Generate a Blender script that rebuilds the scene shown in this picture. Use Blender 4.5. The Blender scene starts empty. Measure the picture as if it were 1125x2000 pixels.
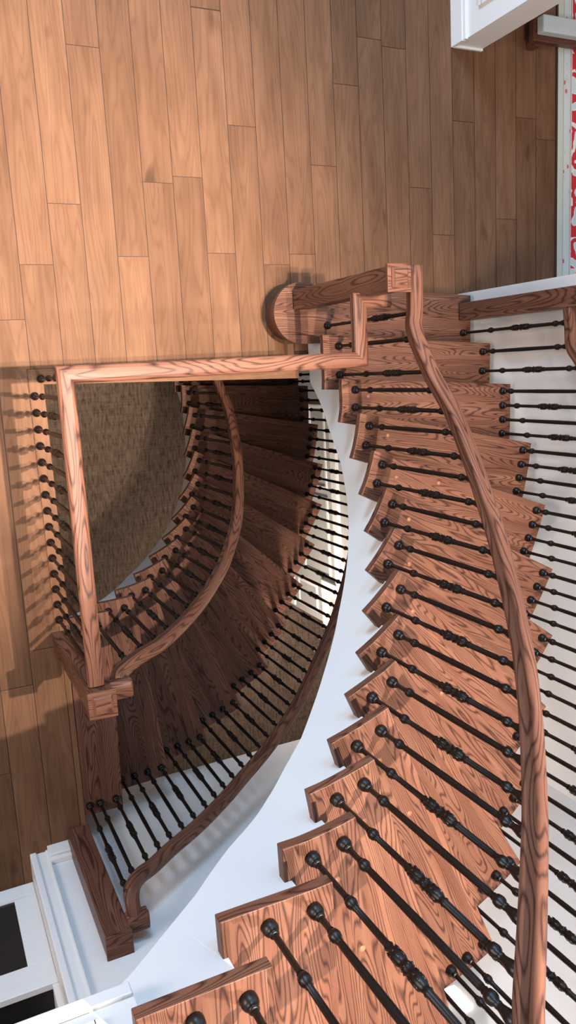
import bpy, bmesh, math, random
from mathutils import Vector, Matrix
random.seed(7)
sc = bpy.context.scene
COL = sc.collection
R = .19          # riser height
D = 4.3          # camera height over the main floor
TH = .037        # tread thickness
BF = -3.04       # basement floor

# ------------------------------------------------------------------ curves
PU = {0:(2.073,.66),1:(2.073,.41),2:(2.073,.17),3:(2.074,-.07),4:(2.07,-.244),5:(2.032,-.42),6:(1.974,-.582),7:(1.893,-.73),8:(1.787,-.868),9:(1.659,-.99),10:(1.517,-1.092),11:(1.36,-1.168),12:(1.186,-1.228),13:(1.006,-1.272),14:(.826,-1.298),15:(.572,-1.30),16:(.316,-1.30),17:(.06,-1.30)}
PB = {-1:(2.06,.95),0:(2.06,.66),1:(2.06,.41),2:(2.05,.16),3:(2.044,-.09),4:(2.034,-.262),5:(1.985,-.428),6:(1.928,-.584),7:(1.852,-.734),8:(1.753,-.870),9:(1.636,-.986),10:(1.507,-1.083),11:(1.36,-1.16),12:(1.204,-1.222),13:(1.036,-1.262),14:(.853,-1.274),15:(.62,-1.276)}
QU = {-1:(3.22,.95),0:(3.22,.62),1:(3.223,.385),2:(3.218,.084),3:(3.208,-.16),4:(3.195,-.497),5:(3.125,-.824),6:(3.0,-1.133),7:(2.822,-1.415),8:(2.604,-1.677),9:(2.365,-1.915),10:(2.11,-2.124),11:(1.813,-2.28),12:(1.49,-2.385),13:(1.165,-2.43),14:(.829,-2.446),15:(.572,-2.45),16:(.316,-2.45),17:(.06,-2.45)}

def catmull(P, s):
    ks = sorted(P)
    s = max(ks[0], min(ks[-1], s))
    i = min(int(math.floor(s)), ks[-1] - 1)
    t = s - i
    g = lambda k: Vector(P[k]) if k in P else (2*Vector(P[ks[0]]) - Vector(P[ks[0]+1]) if k < ks[0] else 2*Vector(P[ks[-1]]) - Vector(P[ks[-1]-1]))
    p0, p1, p2, p3 = g(i-1), g(i), g(i+1), g(i+2)
    return .5*(2*p1 + (p2-p0)*t + (2*p0-5*p1+4*p2-p3)*t*t + (p3-p0+3*p1-3*p2)*t**3)

def cur(P, s, off=0.):
    p = catmull(P, s)
    t = (catmull(P, s+.02) - catmull(P, s-.02))
    if t.length < 1e-9: t = Vector((0,-1))
    t.normalize()
    return p + Vector((-t.y, t.x))*off

def lerp_tab(tab, s):
    if s <= tab[0][0]: return tab[0][1]
    for (a, va), (b, vb) in zip(tab, tab[1:]):
        if s <= b: return va + (vb-va)*(s-a)/(b-a)
    return tab[-1][1]

# ------------------------------------------------------------------ mesh builder
class MB:
    def __init__(self): self.v=[]; self.f=[]; self.uv=[]; self.sm=[]; self.tone=[]
    def face(self, pts, uvs=None, smooth=False, tone=.5):
        n=len(self.v); self.v += [tuple(p) for p in pts]; self.f.append(list(range(n, n+len(pts))))
        self.uv.append(uvs or [(p[0],p[1]) for p in pts]); self.sm.append(smooth); self.tone.append(tone)
    def box(self, c, s, rot=0., grain='x', o=None, tone=.5):
        o = o if o is not None else random.random()*20
        hx,hy,hz=[q/2 for q in s]; cr,sr=math.cos(rot),math.sin(rot)
        def W(x,y,z): return (c[0]+x*cr-y*sr, c[1]+x*sr+y*cr, c[2]+z)
        def U(x,y,z,ax):
            # grain axis gives u, other in-plane axis gives v
            q={'x':x,'y':y,'z':z}; others=[k for k in 'xyz' if k!=ax]
            if grain in others:
                vv=[k for k in others if k!=grain][0]; return (q[grain]+o, q[vv]+o*.37+(ord(ax)*.11))
            return (q[others[0]]*.25+o, q[others[1]]+o*.7)
        quads=[('z',[(-hx,-hy,hz),(hx,-hy,hz),(hx,hy,hz),(-hx,hy,hz)]),('z',[(-hx,hy,-hz),(hx,hy,-hz),(hx,-hy,-hz),(-hx,-hy,-hz)]),
               ('y',[(-hx,-hy,-hz),(hx,-hy,-hz),(hx,-hy,hz),(-hx,-hy,hz)]),('y',[(hx,hy,-hz),(-hx,hy,-hz),(-hx,hy,hz),(hx,hy,hz)]),
               ('x',[(hx,-hy,-hz),(hx,hy,-hz),(hx,hy,hz),(hx,-hy,hz)]),('x',[(-hx,hy,-hz),(-hx,-hy,-hz),(-hx,-hy,hz),(-hx,hy,hz)])]
        for ax,q in quads: self.face([W(*p) for p in q],[U(*p,ax) for p in q],tone=tone)
    def prism(self, poly, z0, z1, gdir=(1,0), o=None):
        # poly counter clockwise
        a=sum(poly[i-1][0]*poly[i][1]-poly[i][0]*poly[i-1][1] for i in range(len(poly)))
        if a<0: poly=poly[::-1]
        o = o if o is not None else random.random()*20
        g=Vector(gdir).normalized(); h=Vector((-g.y,g.x))
        U=lambda p:(Vector(p[:2])@g+o, Vector(p[:2])@h+o*.37)
        self.face([(x,y,z1) for x,y in poly],[U(p) for p in poly])
        self.face([(x,y,z0) for x,y in reversed(poly)],[U(p) for p in reversed(poly)])
        L=0
        for i in range(len(poly)):
            p,q=poly[i],poly[(i+1)%len(poly)]; d=math.dist(p,q)
            self.face([(p[0],p[1],z0),(q[0],q[1],z0),(q[0],q[1],z1),(p[0],p[1],z1)],[(L+o,z0),(L+d+o,z0),(L+d+o,z1),(L+o,z1)]); L+=d
    def sweep(self, path, prof, o=None, caps=True, smooth=True, miter=False):
        # path: 3D points; prof: closed list of (side, up)
        o = o if o is not None else random.random()*20
        P=[Vector(p) for p in path]; rings=[]; Ls=[0]
        for i in range(1,len(P)): Ls.append(Ls[-1]+(P[i]-P[i-1]).length)
        for i,p in enumerate(P):
            a=(P[i]-P[i-1]) if i>0 else (P[1]-P[0]); b=(P[i+1]-P[i]) if i<len(P)-1 else a
            a=a.normalized(); b=b.normalized(); t=(a+b).normalized()
            h=Vector((t.x,t.y,0))
            if h.length<1e-4: h=Vector((a.x,a.y,0)) if Vector((a.x,a.y,0)).length>1e-4 else Vector((1,0,0))
            h.normalize()
            side=Vector((h.y,-h.x,0)); up=side.cross(t); up.normalize()
            k=1.
            ah=Vector((a.x,a.y,0)); 
            if miter and ah.length>1e-4:
                ah.normalize(); k=1/max(.35,abs(ah@h))
            rings.append([p+side*(x*k)+up*y for x,y in prof])
        n=len(prof); pl=[0]
        for j in range(n): pl.append(pl[-1]+math.dist(prof[j],prof[(j+1)%n]))
        for i in range(len(P)-1):
            for j in range(n):
                j2=(j+1)%n
                self.face([rings[i][j],rings[i][j2],rings[i+1][j2],rings[i+1][j]],[(Ls[i]+o,pl[j]),(Ls[i]+o,pl[j+1]),(Ls[i+1]+o,pl[j+1]),(Ls[i+1]+o,pl[j])],smooth)
        if caps:
            self.face(list(reversed(rings[0])),[(x*.3+o,y) for x,y in reversed(prof)]); self.face(rings[-1],[(x*.3+o,y) for x,y in prof])
    def lathe(self, prof, c=(0,0,0), n=12):
        for (r0,z0),(r1,z1) in zip(prof,prof[1:]):
            for i in range(n):
                a,b=2*math.pi*i/n,2*math.pi*(i+1)/n
                pts=[(c[0]+r0*math.cos(a),c[1]+r0*math.sin(a),c[2]+z0),(c[0]+r0*math.cos(b),c[1]+r0*math.sin(b),c[2]+z0),
                     (c[0]+r1*math.cos(b),c[1]+r1*math.sin(b),c[2]+z1),(c[0]+r1*math.cos(a),c[1]+r1*math.sin(a),c[2]+z1)]
                if r0<1e-6: pts=pts[1:]
                elif r1<1e-6: pts=pts[:3]
                self.face(pts,smooth=True)
    def mesh(self, name, mat, weld=True, bevel=0.):
        me=bpy.data.meshes.new(name); me.from_pydata(self.v,[],self.f); 
        ul=me.uv_layers.new(name='UVMap'); at=me.attributes.new('tone','FLOAT','FACE')
        i=0
        for k,p in enumerate(me.polygons):
            p.use_smooth=self.sm[k]; at.data[k].value=self.tone[k]
            for u in self.uv[k]: ul.data[i].uv=u; i+=1
        bm=bmesh.new(); bm.from_mesh(me)
        if weld: bmesh.ops.remove_doubles(bm,verts=bm.verts,dist=1e-5)
        bmesh.ops.recalc_face_normals(bm,faces=bm.faces) if weld else None
        bm.to_mesh(me); bm.free()
        me.materials.append(mat); return me
    def build(self, name, mat, parent=None, bevel=0., weld=True, seg=2):
        return link(name, self.mesh(name,mat,weld), parent, bevel, seg)

def link(name, me, parent=None, bevel=0., seg=2, loc=None):
    o=bpy.data.objects.new(name, me); COL.objects.link(o)
    if loc is not None: o.location=loc
    if parent is not None:
        o.parent=parent
        if loc is None: o.location = -Vector(parent.location) if not parent.parent else -Vector(parent.location)-Vector(parent.parent.location)
        else: o.location = Vector(loc)-Vector(parent.location)
    if bevel:
        m=o.modifiers.new('Bevel','BEVEL'); m.width=bevel; m.segments=seg; m.limit_method='ANGLE'; m.angle_limit=math.radians(35); m.harden_normals=False
    return o
def tag(o, label=None, cat=None, group=None, kind=None):
    for k,v in (('label',label),('category',cat),('group',group),('kind',kind)):
        if v: o[k]=v
    return o
def empty(name, loc, label=None, cat=None, group=None):
    o=bpy.data.objects.new(name,None); COL.objects.link(o); o.location=loc; o.empty_display_size=.1
    return tag(o,label,cat,group)
def S(o): o['kind']='structure'; return o

# ------------------------------------------------------------------ materials
def mat(name):
    m=bpy.data.materials.new(name); m.use_nodes=True; nt=m.node_tree
    b=nt.nodes['Principled BSDF']; return m,nt,b
def N(nt,t,**kw):
    n=nt.nodes.new(t)
    for k,v in kw.items():
        if k.startswith('i_'):
            key=k[2:]; n.inputs[int(key) if key.isdigit() else key].default_value=v
        else: setattr(n,k,v)
    return n
def lk(nt,a,b): nt.links.new(a,b)
def ramp(nt,stops,interp='LINEAR'):
    r=N(nt,'ShaderNodeValToRGB'); r.color_ramp.interpolation=interp; e=r.color_ramp.elements
    while len(e)>1: e.remove(e[-1])
    e[0].position=stops[0][0]; e[0].color=(*stops[0][1],1)
    for p,c in stops[1:]:
        q=e.new(p); q.color=(*c,1)
    return r
def mth(nt,op,a,b=None,c=None):
    n=N(nt,'ShaderNodeMath',operation=op)
    for i,x in enumerate((a,b,c)):
        if x is None: continue
        if hasattr(x,'links') or hasattr(x,'is_linked'): lk(nt,x,n.inputs[i])
        else: n.inputs[i].default_value=x
    return n.outputs[0]
def vec(nt,x,y,z=0.):
    n=N(nt,'ShaderNodeCombineXYZ')
    for i,q in enumerate((x,y,z)):
        if hasattr(q,'is_linked'): lk(nt,q,n.inputs[i])
        else: n.inputs[i].default_value=q
    return n.outputs[0]
def oak(name, light, mid, dark, rough=.38, rings=9., boards=.09, line=.75, tonevar=0., coat=.15, ustretch=1.1, vscale=9., straight=0., spec=.12, mottle=0.):
    m,nt,b=mat(name)
    uv=N(nt,'ShaderNodeUVMap'); uv.uv_map='UVMap'
    sp=N(nt,'ShaderNodeSeparateXYZ'); lk(nt,uv.outputs[0],sp.inputs[0]); u,v=sp.outputs[0],sp.outputs[1]
    if boards:
        bid=mth(nt,'FLOOR',mth(nt,'DIVIDE',v,boards))
        wn=N(nt,'ShaderNodeTexWhiteNoise',noise_dimensions='1D'); lk(nt,bid,wn.inputs['W']); rnd=wn.outputs['Value']
        u2=mth(nt,'ADD',u,mth(nt,'MULTIPLY',rnd,13.)); v2=mth(nt,'ADD',v,mth(nt,'MULTIPLY',rnd,3.))
    else:
        u2,v2=u,v; rnd=None
    n1=N(nt,'ShaderNodeTexNoise',i_Scale=1.,i_Detail=1.5,i_Roughness=.45); lk(nt,vec(nt,mth(nt,'MULTIPLY',u2,ustretch),mth(nt,'MULTIPLY',v2,vscale)),n1.inputs['Vector'])
    fr=mth(nt,'FRACT',mth(nt,'ADD',mth(nt,'MULTIPLY',n1.outputs[0],rings*1.6),mth(nt,'MULTIPLY',v2,straight)))
    # jitter along the grain so lines break up like open-pored oak
    n2=N(nt,'ShaderNodeTexNoise',i_Scale=1.,i_Detail=3.,i_Roughness=.6); lk(nt,vec(nt,mth(nt,'MULTIPLY',u2,14.),mth(nt,'MULTIPLY',v2,420.)),n2.inputs['Vector'])
    tri=mth(nt,'ABSOLUTE',mth(nt,'SUBTRACT',fr,.5))     # 0 at line centre
    lin=N(nt,'ShaderNodeMapRange',i_1=.0,i_2=.26,i_3=1.,i_4=0.); lk(nt,tri,lin.inputs[0]); lin.clamp=True
    str_=mth(nt,'MULTIPLY',lin.outputs[0],mth(nt,'ADD',mth(nt,'MULTIPLY',n2.outputs[0],1.2),.25))
    n3=N(nt,'ShaderNodeTexNoise',i_Scale=1.,i_Detail=2.); lk(nt,vec(nt,mth(nt,'MULTIPLY',u2,1.5),mth(nt,'MULTIPLY',v2,22.)),n3.inputs['Vector'])
    base=ramp(nt,[(.3,mid),(.65,light)]); lk(nt,n3.outputs[0],base.inputs[0])
    pore=N(nt,'ShaderNodeMapRange',i_1=.52,i_2=.72,i_3=0.,i_4=.55); lk(nt,n2.outputs[0],pore.inputs[0])
    fac=mth(nt,'MINIMUM',mth(nt,'ADD',mth(nt,'MULTIPLY',str_,line),mth(nt,'MULTIPLY',pore.outputs[0],.45)),.95)
    mx=N(nt,'ShaderNodeMix',data_type='RGBA'); lk(nt,fac,mx.inputs[0]); lk(nt,base.outputs[0],mx.inputs[6]); mx.inputs[7].default_value=(*dark,1)
    out=mx.outputs[2]
    k=None
    if rnd is not None: k=mth(nt,'ADD',mth(nt,'MULTIPLY',rnd,.28),.86)
    if tonevar:
        at=N(nt,'ShaderNodeAttribute',attribute_name='tone'); kk=mth(nt,'ADD',mth(nt,'MULTIPLY',at.outputs['Fac'],tonevar*2),1-tonevar)
        k=kk if k is None else mth(nt,'MULTIPLY',k,kk)
    if mottle:
        n4=N(nt,'ShaderNodeTexNoise',i_Scale=1.,i_Detail=2.,i_Roughness=.55); lk(nt,vec(nt,mth(nt,'MULTIPLY',u2,2.3),mth(nt,'MULTIPLY',v2,7.)),n4.inputs['Vector'])
        n5=N(nt,'ShaderNodeTexNoise',i_Scale=1.,i_Detail=1.); lk(nt,vec(nt,mth(nt,'MULTIPLY',u2,3.1),mth(nt,'MULTIPLY',v2,8.)),n5.inputs['Vector'])
        kn_=N(nt,'ShaderNodeMapRange',i_1=.70,i_2=.80,i_3=0.,i_4=.45); lk(nt,n5.outputs[0],kn_.inputs[0])
        kk=mth(nt,'SUBTRACT',mth(nt,'ADD',mth(nt,'MULTIPLY',mth(nt,'SUBTRACT',n4.outputs[0],.5),mottle*3),1.),kn_.outputs[0]); k=kk if k is None else mth(nt,'MULTIPLY',k,kk)
    if k is not None:
        hs=N(nt,'ShaderNodeHueSaturation'); lk(nt,out,hs.inputs['Color']); lk(nt,k,hs.inputs['Value']); out=hs.outputs[0]
    lk(nt,out,b.inputs['Base Color'])
    b.inputs['Roughness'].default_value=rough; b.inputs['Coat Weight'].default_value=coat; b.inputs['Specular IOR Level'].default_value=spec; b.inputs['Coat Roughness'].default_value=.25
    bp=N(nt,'ShaderNodeBump',i_Strength=.12,i_Distance=.001); lk(nt,mth(nt,'SUBTRACT',1.,fac),bp.inputs['Height']); lk(nt,bp.outputs[0],b.inputs['Normal'])
    return m
def paint(name,col,rough=.45,noise=.02):
    m,nt,b=mat(name); n=N(nt,'ShaderNodeTexNoise',i_Scale=3.,i_Detail=3.)
    c=ramp(nt,[(.3,tuple(x*(1-noise) for x in col)),(.7,col)]); lk(nt,n.outputs[0],c.inputs[0]); lk(nt,c.outputs[0],b.inputs['Base Color']); b.inputs['Roughness'].default_value=rough; return m

M_STAIR=oak('stained_red_oak',(.150,.070,.045),(.104,.043,.027),(.022,.008,.006),line=1.,coat=0.,rings=20,straight=50.)
M_RAIL=oak('stained_oak_rail',(.140,.064,.041),(.100,.041,.026),(.024,.0095,.007),boards=0,line=1.,rings=13,coat=0.,straight=30.)
M_DARK=oak('dark_stained_oak',(.10,.040,.025),(.08,.031,.019),(.04,.016,.011),line=.6,rings=6,boards=0)
M_FLOOR=oak('floor_oak',(.142,.074,.043),(.120,.060,.034),(.070,.032,.017),boards=0,line=.36,rings=8,rough=.5,coat=0.,spec=.03,straight=6.,mottle=.22,tonevar=.15,ustretch=.9,vscale=9.)
M_GAP=paint('floor_gap',(.03,.015,.01),.8)
M_WHITE=paint('white_trim_paint',(.64,.63,.62),.4)
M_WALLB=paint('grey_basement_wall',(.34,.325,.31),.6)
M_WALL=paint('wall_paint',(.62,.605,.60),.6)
M_IRON,nt,b=mat('black_iron'); b.inputs['Base Color'].default_value=(.0045,.0032,.003,1); b.inputs['Roughness'].default_value=.36; b.inputs['Specular IOR Level'].default_value=.35
n=N(nt,'ShaderNodeTexNoise',i_Scale=60.); bp=N(nt,'ShaderNodeBump',i_Strength=.15,i_Distance=.001); lk(nt,n.outputs[0],bp.inputs['Height']); lk(nt,bp.outputs[0],b.inputs['Normal'])
M_BLACK=paint('dark_counter',(.012,.010,.010),.25)
M_GLASS,nt,b=mat('dark_door_glass'); b.inputs['Base Color'].default_value=(.02,.018,.017,1); b.inputs['Roughness'].default_value=.06
M_CARPET,nt,b=mat('basement_carpet')
tc=N(nt,'ShaderNodeTexCoord'); mp=N(nt,'ShaderNodeMapping'); mp.inputs['Scale'].default_value=(55,9,1); lk(nt,tc.outputs['Object'],mp.inputs[0])
n1=N(nt,'ShaderNodeTexNoise',i_Scale=1.,i_Detail=3.,i_Roughness=.7); lk(nt,mp.outputs[0],n1.inputs['Vector'])
mp2=N(nt,'ShaderNodeMapping'); mp2.inputs['Scale'].default_value=(4,70,1); lk(nt,tc.outputs['Object'],mp2.inputs[0])
n2=N(nt,'ShaderNodeTexNoise',i_Scale=1.,i_Detail=2.); lk(nt,mp2.outputs[0],n2.inputs['Vector'])
c=ramp(nt,[(.36,(.030,.020,.014)),(.52,(.064,.045,.034)),(.7,(.090,.066,.050))]); lk(nt,mth(nt,'ADD',mth(nt,'MULTIPLY',n1.outputs[0],.75),mth(nt,'MULTIPLY',n2.outputs[0],.25)),c.inputs[0]); lk(nt,c.outputs[0],b.inputs['Base Color']); b.inputs['Roughness'].default_value=.95; b.inputs['Specular IOR Level'].default_value=0.
M_RUG,nt,b=mat('patterned_rug')
tc=N(nt,'ShaderNodeTexCoord'); sp=N(nt,'ShaderNodeSeparateXYZ'); lk(nt,tc.outputs['Object'],sp.inputs[0]); X,Y=sp.outputs[0],sp.outputs[1]
n1=N(nt,'ShaderNodeTexNoise',i_Scale=7.,i_Detail=2.); lk(nt,tc.outputs['Object'],n1.inputs['Vector'])
bl=N(nt,'ShaderNodeTexVoronoi',i_Scale=15.,feature='SMOOTH_F1'); ad=N(nt,'ShaderNodeVectorMath',operation='ADD'); lk(nt,tc.outputs['Object'],ad.inputs[0]); sc2=N(nt,'ShaderNodeVectorMath',operation='SCALE'); sc2.inputs['Scale'].default_value=.09; lk(nt,n1.outputs['Color'],sc2.inputs[0]); lk(nt,sc2.outputs[0],ad.inputs[1]); lk(nt,ad.outputs[0],bl.inputs['Vector'])
red=ramp(nt,[(0,(.50,.62,.62)),(.30,(.50,.62,.62)),(.31,(.70,.70,.68)),(.36,(.70,.70,.68)),(.37,(.52,.02,.035)),(.60,(.52,.02,.035)),(.61,(.66,.68,.66))],'CONSTANT'); lk(nt,bl.outputs['Distance'],red.inputs[0])
bm_=N(nt,'ShaderNodeTexVoronoi',i_Scale=15.); mp=N(nt,'ShaderNodeMapping'); mp.inputs['Scale'].default_value=(1.2,.8,1); lk(nt,tc.outputs['Object'],mp.inputs[0]); lk(nt,mp.outputs[0],bm_.inputs['Vector'])
bor=ramp(nt,[(0,(.50,.12,.14)),(.17,(.42,.10,.12)),(.18,(.50,.56,.56)),(.30,(.50,.56,.56)),(.31,(.42,.40,.42)),(.335,(.50,.56,.56))],'CONSTANT'); lk(nt,bm_.outputs['Distance'],bor.inputs[0])
def band(prev,edge,col_socket_or,):
    mx=N(nt,'ShaderNodeMix',data_type='RGBA'); lk(nt,mth(nt,'GREATER_THAN',X,edge),mx.inputs[0]); lk(nt,prev,mx.inputs[6])
    if hasattr(col_socket_or,'is_linked'): lk(nt,col_socket_or,mx.inputs[7])
    else: mx.inputs[7].default_value=(*col_socket_or,1)
    return mx.outputs[2]
rgb=N(nt,'ShaderNodeRGB'); rgb.outputs[0].default_value=(.46,.50,.45,1)
o_=band(rgb.outputs[0],.046,(.30,.22,.20)); o_=band(o_,.050,bor.outputs[0]); o_=band(o_,.108,(.50,.10,.12)); o_=band(o_,.112,(.48,.54,.53)); o_=band(o_,.122,red.outputs[0])
lk(nt,o_,b.inputs['Base Color']); b.inputs['Roughness'].default_value=.95
M_CUSH=paint('pale_grey_cloth',(.40,.44,.46),.8)
M_LAMP,nt,b=mat('step_light_lens'); b.inputs['Base Color'].default_value=(1,1,1,1); b.inputs['Emission Color'].default_value=(1,.97,.9,1); b.inputs['Emission Strength'].default_value=6.
M_PLUG=oak('oak_plug',(.26,.12,.07),(.21,.095,.055),(.1,.04,.025),boards=0,line=.4)

# ------------------------------------------------------------------ floors
XB=[.746+.1669*k for k in range(-24,32)]
joints={  # column boundary x (left side) -> known butt joints y
}
opl,opt=.612,-.012
fm=MB(); gap=.0016
known=[(126,398,),(69,517),(264,501),(439,495),(480,247),(636,324),(679,166),(773,94),(822,367),(868,459),(988,428),(1065,273),(162,90),(312,357),(370,346),(403,17),(417,20),(15,625),(25,1345),(594,496.5),(545,517)]
# camera rotation, also used to set the camera
n2d=Vector((-742.,-240.)); u2d=Vector((468.,8600.)); F=math.sqrt(-(n2d@u2d))
down=Vector((*n2d,F)).normalized(); Yn=Vector((*u2d,F)).normalized(); Yn=(Yn-down*(Yn@down)).normalized()
Xc=Yn.cross(down)*-1
Xc=down.cross(Yn)
if Xc[0]<0: Xc=-Xc
RM=Matrix((Xc,-Yn,-down))     # world = RM @ cam (x right, y down, z forward)
def at(px,py,z):
    r=RM@Vector((px-562.5,py-1000.,F)); t=(z-D)/r.z; return Vector((r.x*t,r.y*t))
kj={}
for px,py in known:
    p=at(px,py,0); k=int(math.floor((p.x-.746)/.1669)); kj.setdefault(k,[]).append(p.y)
for i in range(-26,30):
    x0,x1=.746+.1669*i,.746+.1669*(i+1)
    segs=[]
    if x1<=opl+.001: segs=[(x0,x1,-4.5)]
    elif x0<opl: segs=[(x0,x1,opt),(x0,opl,(-4.5,opt))]
    elif x0<2.0: segs=[(x0,x1,opt)]
    elif x0<3.2: segs=[(x0,x1,.10)]
    elif x0<3.35: segs=[(x0,x1,.3)]
    else: segs=[(x0,x1,.3)]
    rr=random.Random(i*13+5)
    js=sorted(kj.get(i,[])); ys=list(js)
    y=(js[0] if js else rr.uniform(-.5,1)); yy=y
    while yy>-4.5: yy-=rr.uniform(1.5,2.9); ys.append(yy)
    yy=js[-1] if js else y
    if not js: ys.append(y)
    while yy<5: yy+=rr.uniform(1.7,3.0); ys.append(yy)
    ys=sorted(set(ys)); tones=[rr.random() for _ in ys]; offs=[(rr.uniform(0,50),rr.uniform(0,50)) for _ in ys]
    for (a,b_,ymin) in segs:
        ymx=99
        if isinstance(ymin,tuple): ymin,ymx=ymin
        for j in range(len(ys)-1):
            ya,yb=max(ys[j],ymin),min(ys[j+1],ymx)
            if yb<=ya+.004: continue
            g0=gap if ya==ys[j] else 0
            q=[(a+gap,ya+g0),(b_-gap,ya+g0),(b_-gap,yb-gap),(a+gap,yb-gap)]
            fm.face([(x,y_,0) for x,y_ in q],[(y_+offs[j][0],x+offs[j][1]) for x,y_ in q],tone=tones[j])
fl=S(fm.build('floor',M_FLOOR,weld=False))
sl=MB()
def slab(m,x0,x1,y0,y1,z0,z1): m.box(((x0+x1)/2,(y0+y1)/2,(z0+z1)/2),(x1-x0,y1-y0,z1-z0))
slab(sl,-3.6,opl,-4.5,5,-.35,-.003); slab(sl,opl,2.17,opt,5,-.35,-.003); slab(sl,2.17,6.,.12,5,-.35,-.003)
S(sl.build('floor_slab',M_GAP))
# border boards round the stairwell
t=MB()
t.prism([(.559,.065),(.635,-.012),(.635,-1.31),(.559,-1.31)],0,.006,(0,1)); t.prism([(.559,.065),(2.10,.065),(2.10,-.060),(.635,-.014)],0,.006,(1,0))
S(t.build('trim_1',M_FLOOR,bevel=.002))
t=MB(); slab(t,.6125,.633,-1.31,-.02,-.35,-.001); slab(t,.6125,2.16,-.0118,-.004,-.35,-.001)
S(t.build('trim_2',M_WHITE))
# basement floor
t=MB(); slab(t,-1,6,-7,4,BF-.05,BF); S(t.build('floor_basement',M_CARPET))

# ------------------------------------------------------------------ walls
t=MB(); slab(t,3.255,3.40,-2.75,.41,-.5,5.6); S(t.build('wall_right',M_WALL))
t=MB(); slab(t,.30,3.255,-2.75,-2.60,-.5,5.6); S(t.build('wall_front',M_WALL))
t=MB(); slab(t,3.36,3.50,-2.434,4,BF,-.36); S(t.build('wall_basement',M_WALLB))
t=MB()
t.box((3.352,(-2.425-.2)/2,BF+.07),(.02,2.2,.14)); S(t.build('baseboard_basement',M_WHITE,bevel=.004))
def molding_rect(t,x,y0,y1,z0,z1,w=.028,d=.014):
    t.box((x,(y0+y1)/2,z0),(d,y1-y0+w,w)); t.box((x,(y0+y1)/2,z1),(d,y1-y0+w,w)); t.box((x,y0,(z0+z1)/2),(d,w,z1-z0-w)); t.box((x,y1,(z0+z1)/2),(d,w,z1-z0-w))
t=MB()
slab(t,3.325,3.365,-1.99,1.5,-1.945,-1.865); slab(t,3.34,3.365,-1.99,1.5,-1.99,-1.945)
slab(t,3.325,3.365,-2.43,-2.12,-2.245,-2.17); slab(t,3.325,3.365,-2.12,-1.99,-2.245,-1.865)
molding_rect(t,3.355,-1.95,-1.2,-2.62,-2.1); molding_rect(t,3.355,-1.1,-.35,-2.38,-2.1); molding_rect(t,3.355,-2.35,-2.1,-2.8,-2.4)
S(t.build('trim_3',M_WHITE,bevel=.004))
# wall end beyond the doorway, with wainscot
t=MB(); slab(t,3.27,3.47,1.88,5,0,5.6); slab(t,3.27,3.40,.41,1.88,2.15,5.6); S(t.build('wall_back',M_WHITE))
t=MB(); slab(t,3.245,3.272,1.87,5,0,.11); slab(t,3.252,3.272,1.872,5,.11,.135); slab(t,3.26,3.475,1.868,1.882,0,.02); S(t.build('baseboard_back',M_WHITE,bevel=.003))
t=MB(); molding_rect(t,3.264,2.02,2.9,.26,.85,.03,.016); molding_rect(t,3.268,2.07,2.85,.31,.80,.012,.012); S(t.build('trim_4',M_WHITE,bevel=.003))
# wall foot between the cabinet and the lower newel
t=MB(); slab(t,.385,.515,-2.60,-2.555,0,.10); slab(t,.385,.515,-2.60,-2.570,.10,.13); S(t.build('baseboard_front',M_WHITE,bevel=.004))
t=MB(); slab(t,.295,.385,-2.66,-2.585,0,4.); slab(t,.29,.325,-2.735,-2.575,0,4.); slab(t,.372,.39,-2.61,-2.578,0,4.); S(t.build('trim_5',M_WHITE,bevel=.006))
t=MB(); t.box((1.742,-2.594,1.94),(.05,.012,.12)); o=t.build('step_light',M_LAMP,bevel=.003); tag(o,'small bright white rectangular light glowing on the wall under the upper treads','wall light')
# upper floor with its panelled white fascia
t=MB(); slab(t,-2.6,.29,-4.5,-1.372,2.66,3.04); S(t.build('floor_upper',M_WHITE))
t=MB()
slab(t,-2.6,.29,-1.374,-1.362,2.66,2.70)
for a,b_ in ((-1.2,.20),):
    t.box(((a+b_)/2,-1.367,2.745),(b_-a,.014,.02)); t.box(((a+b_)/2,-1.367,2.98),(b_-a,.014,.02)); t.box((b_,-1.367,2.8625),(.02,.014,.255)); t.box((a,-1.367,2.8625),(.02,.014,.255))
S(t.build('trim_6',M_WHITE,bevel=.004))

# ------------------------------------------------------------------ stair parts
low_u=[(2.9,.58),(4.45,.60),(5.4,.57),(6.8,.572),(7.9,.58),(9.45,.595),(10.95,.57),(12.35,.53),(13.7,.54),(14.5,.525),(15.15,.48),(16,.45)]
low_b=[(-1,.53),(3,.53),(4.1,.51),(7.15,.52),(8.8,.54),(10.65,.57),(12.25,.60),(13.55,.53),(15,.5)]
SO=.10   # how far the stringer face sits in from the tread ends
def tread_poly(P,Q,n,first=False):
    """front edge at plan index n, back edge at the riser plane under the next nosing"""
    a=[cur(P,n+i/8) for i in range(9)]; c=[cur(Q,n+i/8) for i in range(9)]
    fa,fc=catmull(P,n+1),catmull(Q,n+1); d=(fc-fa).normalized(); back=Vector((d.y,-d.x))
    t=(catmull(P,n+1.02)-catmull(P,n+.98))
    if back@t<0: back=-back
    ia=cur(P,n+1)+back*.055; ic=cur(Q,n+1)+back*.04
    return [tuple(p) for p in a]+[tuple(ia),tuple(ic)]+[tuple(p) for p in reversed(c)]
def riser(P,Q,n,z0,z1,i0=SO+.012,i1=.05,parent=None,m=M_STAIR):
    a,c=catmull(P,n),catmull(Q,n); d=(c-a).normalized(); back=Vector((d.y,-d.x)); t=catmull(P,n+.02)-catmull(P,n-.02)
    if back@t<0: back=-back
    a2=a+d*i0+back*.04; c2=c-d*i1+back*.04
    g=MB(); g.prism([tuple(a2),tuple(c2),tuple(c2+back*.02),tuple(a2+back*.02)],z0,z1,tuple(d)); return g.build('riser',m,parent)
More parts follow.
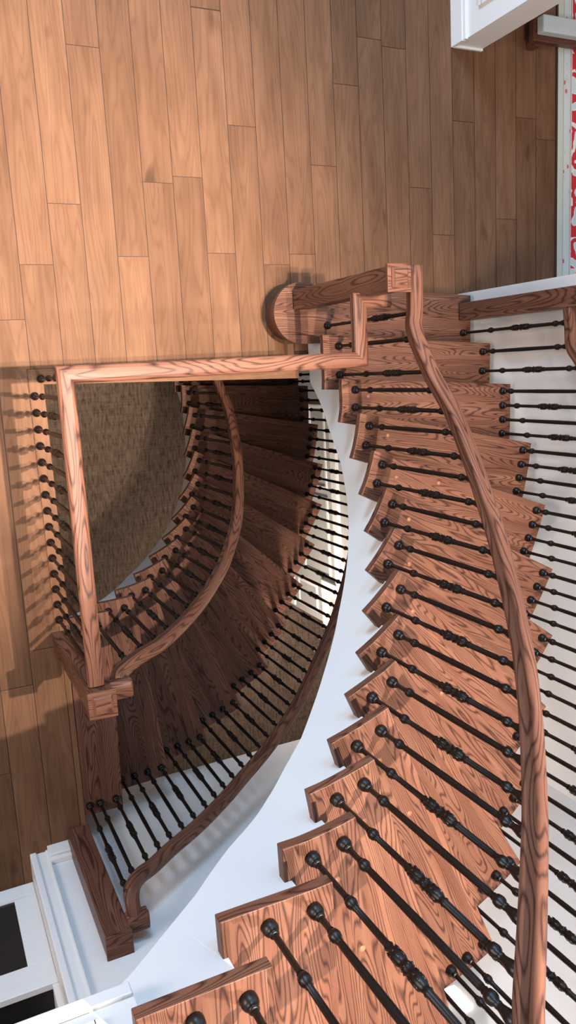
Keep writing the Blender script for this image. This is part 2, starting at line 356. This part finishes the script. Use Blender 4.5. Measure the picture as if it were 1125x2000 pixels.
def stringer(P,off,th,s0,s1,zn,low,name,parent,m=M_WHITE,n=8,zmin=-99):
    """zn(j): top of tread j; saw-toothed top edge tucked under the treads, riser cuts 4 cm behind each nosing"""
    g=MB()
    sr=lambda k: k+.04/max(.05,(cur(P,k+1,off)-cur(P,k,off)).length)
    ks=range(int(math.floor(s0))-1,int(math.ceil(s1))+1)
    for k in ks:
        a,b_=max(s0,sr(k)),min(s1,sr(k+1))
        if b_-a<.01: continue
        tp=zn(k)-TH; ss=[a+(b_-a)*i/n for i in range(n+1)]
        for sa,sb in zip(ss,ss[1:]):
            za,zb=max(low(sa),zmin),max(low(sb),zmin)
            if tp<=max(za,zb)+.002: continue
            A,B=cur(P,sa,off),cur(P,sb,off); A2,B2=cur(P,sa,off+th),cur(P,sb,off+th)
            L=sa*.2
            g.face([(*A,za),(*B,zb),(*B,tp),(*A,tp)]); g.face([(*A2,za),(*A2,tp),(*B2,tp),(*B2,zb)]); g.face([(*A,tp),(*B,tp),(*B2,tp),(*A2,tp)]); g.face([(*A,za),(*A2,za),(*B2,zb),(*B,zb)])
        A,A2=cur(P,a,off),cur(P,a,off+th); zl=zn(k-1)-TH if a>s0 else max(low(a),zmin)
        if tp>zl: g.face([(*A,zl),(*A2,zl),(*A2,tp),(*A,tp)])
    return g.build(name,m,parent,weld=False)
def soffit(P,Q,s0,s1,low,parent,zmin=-99):
    g=MB(); k=int((s1-s0)*5)
    for i in range(k):
        a,b_=s0+(s1-s0)*i/k,s0+(s1-s0)*(i+1)/k
        za,zb=max(low(a),zmin),max(low(b_),zmin)
        g.face([(*cur(P,a,SO),za),(*cur(Q,a,-.05),za),(*cur(Q,b_,-.05),zb),(*cur(P,b_,SO),zb)],smooth=True)
    return g.build('soffit',M_WHITE,parent)

# upper flight
up=empty('staircase',(2.6,0,0),'curved oak staircase sweeping up from the main floor with black iron balusters','staircase')
for n in range(1,16):
    poly=tread_poly(PU,QU,n)
    if n==1:
        c=Vector((2.045,.30)); rr_=.168
        arc=[(c.x+rr_*math.cos(a),c.y+rr_*math.sin(a)) for a in [math.radians(90+180*i/24) for i in range(25)]]
        poly=[(2.09,.466)]+arc+[(2.18,.128),(3.22,.045),(3.223,.385)]
        poly=[(2.09,.464)]+arc+[(2.25,.132),(3.216,.045),(3.223,.385)]
    a,c_=catmull(PU,n),catmull(QU,n); d=(c_-a)
    g=MB(); g.prism(poly,n*R-TH,n*R,tuple(d))
    tr=g.build('tread',M_STAIR,up,bevel=.0025)
    if n>1:
        # screw plugs
        for f,e in ((.55,.16),(.4,.42)) if n%2 else ((.5,.18),):
            p=cur(PU,n+f,e); g=MB(); g.lathe([(.011,0),(.011,.0012),(0,.0014)],(p.x,p.y,n*R),10); q=link('wood_plug',g.mesh('wood_plug',M_PLUG)); q.parent=tr; q.location=(0,0,0)
    if n>1: riser(PU,QU,n,(n-1)*R,n*R-TH,parent=up)
# starting-step riser follows the rounded end
g=MB(); c=Vector((2.045,.30)); rr_=.138
arc=[(c.x+rr_*math.cos(a),c.y+rr_*math.sin(a)) for a in [math.radians(90+180*i/24) for i in range(25)]]
g.prism([(2.09,.436)]+arc+[(3.22,.08),(3.22,.355)],0.001,R-TH,(1,0)); g.build('riser',M_DARK,up)
stringer(PU,SO,.04,2.14,16.25,lambda j:j*R,lambda s:max(0.001,s*R-lerp_tab(low_u,s)) if s<3.05 else s*R-lerp_tab(low_u,s),'stringer',up)
stringer(QU,-.09,.04,2.14,16.0,lambda j:j*R,lambda s:max(0.001,s*R-.58) if s<3.05 else s*R-.58,'stringer',up)
soffit(PU,QU,3.05,16,lambda s:s*R-lerp_tab(low_u,s),up)

# lower flight: tread k lies at plan index 14-k
dn=empty('staircase',(2.0,-1.5,BF),'dark lower flight curving down to the carpeted basement, seen through the stairwell opening','staircase')
for k in range(0,16):
    j=14-k
    if k==0:
        a=[cur(PB,14+i/6*.98) for i in range(7)]
        poly=[tuple(p) for p in a]+[(.616,-1.32),(.613,-2.446)]+[(.829,-2.446)]
        g=MB(); g.prism(poly,-TH,.0,(catmull(QU,14)-catmull(PB,14))[:]); g.build('tread',M_STAIR,dn,bevel=.002)
    else:
        poly=tread_poly(PB,QU,j) 
        if k==15: poly=[(2.06,.7),(3.2,.7),(3.22,.97),(2.06,.97)]
        g=MB(); g.prism(poly,-k*R-TH,-k*R,tuple(catmull(QU,j)-catmull(PB,j))); g.build('tread',M_STAIR,dn,bevel=.002)
    if k<15: riser(PB,QU,j,-(k+1)*R,-k*R-TH,parent=dn)
lowb=lambda s:max(BF+.002,-(14-s)*R-lerp_tab(low_b,s))
stringer(PB,SO,.04,-.8,14.9,lambda j:-(14-j)*R,lowb,'stringer',dn)
stringer(QU,-.09,.04,-.8,14.9,lambda j:-(14-j)*R,lowb,'stringer',dn)
soffit(PB,QU,.2,14.9,lowb,dn)
# ------------------------------------------------------------------ rails
RP=[(-.026,-.030),(.026,-.030),(.030,-.020),(.025,-.008),(.026,.0),(.033,.010),(.034,.017),(.029,.025),(.018,.030),(0,.032),(-.018,.030),(-.029,.025),(-.034,.017),(-.033,.010),(-.026,.0),(-.025,-.008),(-.030,-.020)]
RZU=[(2.0,.765),(2.65,.75),(4.25,.713),(5.8,.68),(7.2,.675),(8.05,.685),(8.7,.695),(16,.70)]
RZB=[(2.,.72),(3.75,.728),(5,.758),(6.9,.745),(8.35,.775),(10,.76),(11.3,.733),(12.75,.69),(14,.67)]
RZO=[(2.,.70),(8.35,.70),(9.8,.655),(12,.655),(13.1,.70),(14,.72)]
def smooth(pts,n=6):
    P=[Vector(p) for p in pts]; out=[]
    for i in range(len(P)-1):
        p0=P[i-1] if i else 2*P[0]-P[1]; p1,p2=P[i],P[i+1]; p3=P[i+2] if i+2<len(P) else 2*P[-1]-P[-2]
        for j in range(n):
            t=j/n; out.append(.5*(2*p1+(p2-p0)*t+(2*p0-5*p1+4*p2-p3)*t*t+(p3-p0+3*p1-3*p2)*t**3))
    out.append(P[-1]); return out

# balusters: built downwards from the rail, cut to length at the foot like real ones
cache={}
def bal_meshes(h,fancy):
    key=(round(h,2),fancy)
    if key in cache: return cache[key]
    h=key[0]; r=.0080
    kn=lambda z:[(.0085,z+.030),(.0105,z+.027),(.0085,z+.022),(.0150,z+.014),(.0165,z+.005),(.0145,z-.006),(.0085,z-.013),(.0105,z-.017),(.0080,z-.021)]
    pr=[(.012,0),(.0165,-.006),(.0165,-.022),(.012,-.040),(.0095,-.052)]
    zt=-.088; zl=zt-.525; zl=zl if h>.66 else -h+.075
    top=[(a,b) for a,b in kn(zt)]
    pr+= [(.0098,-.060),(.0096,zt+.034)]+top
    if fancy:
        zc=(zt+zl)/2
        pr+=[(.0098,zt-.03),(.0102,zc+.086),(.0130,zc+.080),(.0098,zc+.074),(.0120,zc+.066),(.0158,zc+.056),(.0176,zc+.044),(.0172,zc+.032),(.0140,zc+.018),(.0125,zc+.013),(.0158,zc+.006),(.0158,zc-.006),(.0125,zc-.013),(.0140,zc-.018),(.0172,zc-.032),(.0176,zc-.044),(.0158,zc-.056),(.0120,zc-.066),(.0098,zc-.074),(.0130,zc-.080),(.0095,zc-.086)]
    else: pr+=[(.0098,zt-.03),(.0106,(zt*2+zl)/3),(.0114,(zt+zl)/2),(.0106,(zt+2*zl)/3),(.0098,zl+.04)]
    pr+=kn(zl)+[(.0088,-h+.045),(.0088,-h)]
    zz=[]; last=1
    for a,b in pr:
        if b<last-1e-5: zz.append((a,b)); last=b
    g=MB(); g.lathe([(0,zz[0][1])]+zz+[(0,zz[-1][1]-1e-4)],(0,0,0),12)
    if fancy:   # raised leaves round the swelling
        zc=(zt+zl)/2
        for hz in (zc+.042,zc-.042):
            for q in range(6):
                a=q*math.pi/3; ca,sa=math.cos(a),math.sin(a)
                for dz in (-.012,.004,):
                    rr=.0152
                    x,y,z=rr*ca,rr*sa,hz+dz
                    g.lathe([(0,.014),(.0038,.004),(.0038,-.004),(0,-.014)],(x,y,z),5)
        for q in range(8):
            a=q*math.pi/4; g.lathe([(0,.005),(.0034,0),(0,-.005)],(.0158*math.cos(a),.0158*math.sin(a),zc),5)
    me=g.mesh('baluster',M_IRON)
    # foot shoe
    s=MB(); s.lathe([(0,.0),(.0205,.0),(.0215,.008),(.0205,.018),(.0165,.026),(.0115,.030),(.0135,.033),(.0130,.038),(.0095,.041),(.0,.0412)],(0,0,-h),14)
    ms=s.mesh('baluster_shoe',M_IRON)
    cache[key]=(me,ms); return cache[key]
def baluster(parent,x,y,ztop,zfoot,fancy):
    h=round(ztop-zfoot,2); me,ms=bal_meshes(h,fancy)
    z=zfoot+h
    o=bpy.data.objects.new('baluster',me); COL.objects.link(o); o.parent=parent; o.location=Vector((x,y,z))-Vector(parent.location)
    s=bpy.data.objects.new('baluster_shoe',ms); COL.objects.link(s); s.parent=o
    return o
def newel(x,y,z0,z1,w,label,cap=True,rot=0):
    e=empty('newel_post',(x,y,z0),label,'newel post')
    g=MB(); g.box((x,y,(z0+z1)/2),(w,w,z1-z0-.03),rot,'z'); link('shaft',g.mesh('shaft',M_RAIL),e,.003)
    g=MB(); W=.125 if cap else w+.006
    g.box((x,y,z1-.016),(W,W,.018),rot,'x')
    link('cap',g.mesh('cap',M_RAIL),e,.003)
    cp=MB()
    o=7.3
    def ring(w_,z): return [(x-w_/2,y-w_/2,z),(x+w_/2,y-w_/2,z),(x+w_/2,y+w_/2,z),(x-w_/2,y+w_/2,z)]
    if cap:
        levels=[(W-.036,z1-.0066),(W-.060,z1+.006)]
        rs=[ring(*l) for l in levels]
        for a,b_ in zip(rs,rs[1:]):
            for i in range(4):
                q=[a[i],a[(i+1)%4],b_[(i+1)%4],b_[i]]
                cp.face(q,[(p[0]+o,p[1]) if i%2==0 else (p[1]+o,p[0]) for p in q])
        cp.face(rs[-1],[(p[0]+o+3,p[1]+2) for p in rs[-1]])
        link('cap_panel',cp.mesh('cap_panel',M_RAIL),e)
    return e

# --- upper inner balustrade
e=empty('balustrade',(2.1,.2,R),'curved oak handrail with black iron balusters along the inner edge of the upper flight','balustrade')
path=[(2.155,.43,1.145),(2.155,.30,1.145),(2.150,.22,1.148)]
p=cur(PU,2.05,.055); path.append((2.138,.165,1.155))
for i in range(0,58):
    s=2.3+i*.25
    if s>16.2: break
    p=cur(PU,s,.055); path.append((p.x if s>3.4 else max(p.x,2.129),p.y,s*R+lerp_tab(RZU,s)))
g=MB(); g.sweep(smooth(path,3),RP); g.build('handrail',M_RAIL,e)
fz=False
baluster(e,2.203,.227,1.12,R,True)
baluster(e,2.165,.105,1.135,2*R,False); baluster(e,2.165,-.05,2.93*R+.72,2*R,True)
for n in range(3,16):
    for q,f in enumerate((.33,.86) if n<14 else (.25,.73)):
        s=n+f; p=cur(PU,s,.055); x=p.x+(.02 if n==3 else 0)
        baluster(e,x,p.y,s*R+lerp_tab(RZU,s)-.03,n*R,q==1)
# --- upper outer balustrade
e=empty('balustrade',(3.15,.2,R),'black iron balusters and handrail along the wall side of the upper flight','balustrade')
path=[(3.15,.23,1.10),(3.152,.12,1.11)]
for i in range(0,56):
    s=2.2+i*.25
    if s>15.9: break
    p=cur(QU,s,-.065); path.append((p.x,p.y,s*R+.70))
g=MB(); g.sweep(smooth(path,3),RP); g.build('handrail',M_RAIL,e)
fz=True
fr_={1:(.75,),2:(.2,.7)}
for n in range(1,16):
    for f in fr_.get(n,(.13,.38,.62,.86)) if n<15 else (.15,.5,.85):
        s=n+f; p=cur(QU,s,-.065); baluster(e,p.x,p.y,max(s*R+.67,1.07) if n<3 else s*R+.67,n*R,fz); fz=not fz
# --- guard round the stairwell
e=empty('guard_rail',(.587,.02,0),'oak guard rail with black iron balusters round the stairwell opening','guard rail')
zr=.905; GP=[(x*1.08,y*.95) for x,y in RP]
g=MB(); g.sweep([(.587,-1.325,zr),(.587,.023,zr),(1.995,.023,zr),(1.995,.30,zr-.0),(2.165,.30,zr)],GP,smooth=False,miter=True); g.build('handrail',M_RAIL,e)
fz=False
for k in range(15): baluster(e,.583,-.071-.0855*k,zr-.03,.006,k%2==1)
for k in range(16): baluster(e,.622+.0855*k if k else .622,.015 if k==0 else .02,zr-.03,.006,k%2==0)
# --- lower inner balustrade
e=empty('balustrade',(1.9,-.9,-1.5),'inner handrail and balusters curving down the lower flight below the guard rail','balustrade')
path=[]
for i in range(0,48):
    s=2.2+i*.25
    if s>13.6: break
    p=cur(PB,s,.055); path.append((p.x,p.y,-(14-s)*R+lerp_tab(RZB,s)))
path+=[(.85,-1.33,.655),(.765,-1.335,.74),(.715,-1.345,.80),(.700,-1.365,.86)]
g=MB(); g.sweep(smooth(path,3),RP); g.build('handrail',M_RAIL,e)
g=MB(); g.sweep([(.645,-1.375,.885),(.735,-1.375,.885),(.748,-1.375,.885)],[(x*1.25,y*1.15) for x,y in GP]); g.build('rail_return',M_RAIL,e,.006)
for j in range(2,15):
    for q,f in enumerate((.33,.83)):
        s=j+f; p=cur(PB,s,.055); zt=-(14-s)*R+lerp_tab(RZB,s)-.03
        if j==14 and q==1: continue
        baluster(e,p.x,p.y,zt if j<14 else .66,-(14-j)*R,q==1)
# --- lower outer balustrade
e=empty('balustrade',(2.4,-1.8,-1.5),'outer handrail and balusters curving down the lower flight in front of the pale wall','balustrade')
path=[]
for i in range(0,48):
    s=2.2+i*.25
    if s>13.9: break
    p=cur(QU,s,-.065); path.append((p.x,p.y,-(14-s)*R+lerp_tab(RZO,s)))
path+=[(.80,-2.382,.745),(.735,-2.375,.79),(.685,-2.375,.84),(.655,-2.39,.89),(.648,-2.43,.925),(.650,-2.48,.935)]
g=MB(); g.sweep(smooth(path,3),RP); g.build('handrail',M_RAIL,e)
g=MB(); g.sweep([(.61,-2.50,.935),(.715,-2.50,.935)],[(x*1.3,y*1.2) for x,y in GP]); g.build('rail_return',M_RAIL,e,.006)
fz=True
for j in range(1,14):
    for f in (.13,.38,.62,.86):
        s=j+f; p=cur(QU,s,-.065); baluster(e,p.x,p.y,-(14-s)*R+lerp_tab(RZO,s)-.03,-(14-j)*R,fz); fz=not fz
for x,zt in ((.79,.72),(.70,.80),(.64,.88)): baluster(e,x,-2.385,zt,0,fz); fz=not fz

# newels
newel(2.045,.372,R,1.20,.105,'square oak newel post rising from the rounded starting step')
newel(.592,-1.388,0,1.01,.108,'square oak newel post at the end of the guard rail, top of the lower flight')
newel(.558,-2.545,0,1.02,.118,'square dark oak newel post against the white wall beside the cabinet',cap=False)
newel(3.175,.285,R,1.35,.105,'square oak newel post beside the wall corner at the foot of the stairs')

# ------------------------------------------------------------------ furniture
e=empty('cabinet',(-.3,-2.8,0),'white built-in cabinet with dark glass doors beside the white wall end','cabinet')
g=MB(); slab(g,-1.6,.29,-3.25,-2.75,0,.80); g.build('body',M_WHITE,e)
def frame(g,x0,x1,z0,z1,y,w,d):
    slab(g,x0,x1,y-d,y,z0,z0+w); slab(g,x0,x1,y-d,y,z1-w,z1); slab(g,x0,x0+w,y-d,y,z0+w,z1-w); slab(g,x1-w,x1,y-d,y,z0+w,z1-w)
for a,b_ in ((-.44,.29),(-1.18,-.45)):
    g=MB(); frame(g,a,b_,.02,.80,-2.733,.115,.02); d_=g.build('door',M_WHITE,e,.003)
    g=MB(); slab(g,a+.11,b_-.11,-2.75,-2.744,.12,.70); q=link('glass_pane',g.mesh('glass_pane',M_GLASS)); q.parent=d_
    g=MB(); slab(g,a+.10,b_-.10,-2.742,-2.736,.125,.14); q=link('glazing_bead',g.mesh('glazing_bead',M_WHITE)); q.parent=d_
g=MB(); slab(g,-1.6,.29,-2.76,-2.728,.80,.86); g.build('counter_edge',M_WHITE,e,.003)
g=MB(); slab(g,-1.6,.288,-3.25,-2.76,.80,.855); g.build('counter',M_BLACK,e)
g=MB(); slab(g,.262,.292,-3.25,-2.735,.86,3.0); g.build('side_panel',M_WHITE,e)
g=MB(); slab(g,-1.6,.262,-3.27,-3.25,.8,3.0); g.build('back_panel',M_BLACK,e)

g=MB(); slab(g,0,2.6,-2.,3.6,0,.012); rg=g.build('rug',M_RUG); rg.location=(4.093,-.3,0)
tag(rg,'patterned rug in red and pale blue with a cream border on the dark floor','rug')
g=MB(); slab(g,-.012,.004,-2.,3.6,0,.010); q=link('binding',g.mesh('binding',M_GAP)); q.parent=rg; q['label']='thin dark bound edge'
c0=at(1062,26,.20); c1=at(1065,61,.20)
e=empty('bench',(c0.x+.6,(c0.y+c1.y)/2,0),'low dark bench with a pale grey top standing on the rug','bench')
g=MB(); slab(g,c0.x,c0.x+1.3,c1.y,c0.y,.14,.20); g.build('seat',M_CUSH,e,.008)
g=MB(); slab(g,c0.x-.02,c0.x+1.33,c1.y-.03,c0.y+.03,.09,.135); g.build('frame',M_DARK,e,.003)
for xx in (c0.x+.05,c0.x+1.22):
    for yy in (c1.y-.02,c0.y):
        g=MB(); slab(g,xx-.02,xx+.03,yy-.02,yy+.02,.013,.09); g.build('leg',M_DARK,e)

# ------------------------------------------------------------------ lights
def spot(name,loc,tgt,w,col,ang,blend=.5,size=.05):
    l=bpy.data.lights.new(name,'SPOT'); l.energy=w; l.color=col; l.spot_size=math.radians(ang); l.spot_blend=blend; l.shadow_soft_size=size
    o=bpy.data.objects.new(name,l); COL.objects.link(o); o.location=loc; o.rotation_euler=(Vector(tgt)-Vector(loc)).to_track_quat('-Z','Y').to_euler(); return o
def area(name,loc,tgt,w,col,sx,sy):
    l=bpy.data.lights.new(name,'AREA'); l.energy=w; l.color=col; l.shape='RECTANGLE'; l.size=sx; l.size_y=sy
    o=bpy.data.objects.new(name,l); COL.objects.link(o); o.location=loc; o.rotation_euler=(Vector(tgt)-Vector(loc)).to_track_quat('-Z','Y').to_euler(); return o
WARM=(1.,.78,.58)
spot('ceiling_light_stair',(1.98,-.25,6.9),(.95,-1.1,0),2100,(1,.84,.70),52,.8,.03)
spot('ceiling_light_hall',(1.6,-.1,6.9),(.35,.9,0),5900,(1,.83,.69),40,1.,.04)
spot('ceiling_light_entry',(3.9,1.6,6.6),(1.5,.0,0),130,(1,.85,.72),30,.9,.08)
spot('ceiling_light_landing',(1.4,-1.9,6.9),(1.5,-1.9,2),1250,(1.,.90,.82),50,.9,.04)
area('overhead_soft_fill',(.8,-1.3,6.6),(.9,.3,0),270,(1.,.85,.73),1.4,1.4)  # added soft overhead fill that evens out the spots; no cove fixture known
area('window_daylight',(1.7,5.4,5.2),(1.1,-1.8,1.3),140,(.16,.56,1.),2.0,1.6)
area('low_cool_fill',(.1,5.4,2.4),(1.2,-2.6,.1),300,(.50,.74,1.),1.6,1.6)  # added cool fill to brighten the wall behind the lower flight, not a known window
area('left_soft_fill',(-3.4,.2,2.8),(2.2,-.2,.4),165,(1.,.90,.84),1.8,1.6)  # added soft fill standing in for warm bounce on left-facing sides
area('side_room_daylight',(5.6,1.4,3.2),(4.4,1.2,0),26,(.60,.80,1.),1.5,1.5)
area('basement_wall_fill',(2.6,-2.9,-.9),(3.36,-1.5,-2.3),120,(1.,.88,.76),.4,.4)  # added fill aimed at the basement wall to brighten it, no known fixture
w=bpy.data.worlds.new('World'); sc.world=w; w.use_nodes=True
bg=w.node_tree.nodes['Background']; bg.inputs[0].default_value=(1.,.86,.76,1); bg.inputs[1].default_value=.34

# ------------------------------------------------------------------ camera
cam=bpy.data.cameras.new('Camera'); co=bpy.data.objects.new('Camera',cam); COL.objects.link(co); sc.camera=co
cam.sensor_fit='VERTICAL'; cam.sensor_height=24.; cam.lens=F/2000*24.; cam.clip_start=.02
mx=Matrix((RM@Vector((1,0,0)),RM@Vector((0,-1,0)),RM@Vector((0,0,-1)))).transposed()
co.matrix_world=Matrix.Translation((0,0,D))@mx.to_4x4()
sc.view_settings.view_transform='Standard'; sc.view_settings.look='None'; sc.view_settings.gamma=1; sc.view_settings.use_curve_mapping=False
sc.view_settings.exposure=.17
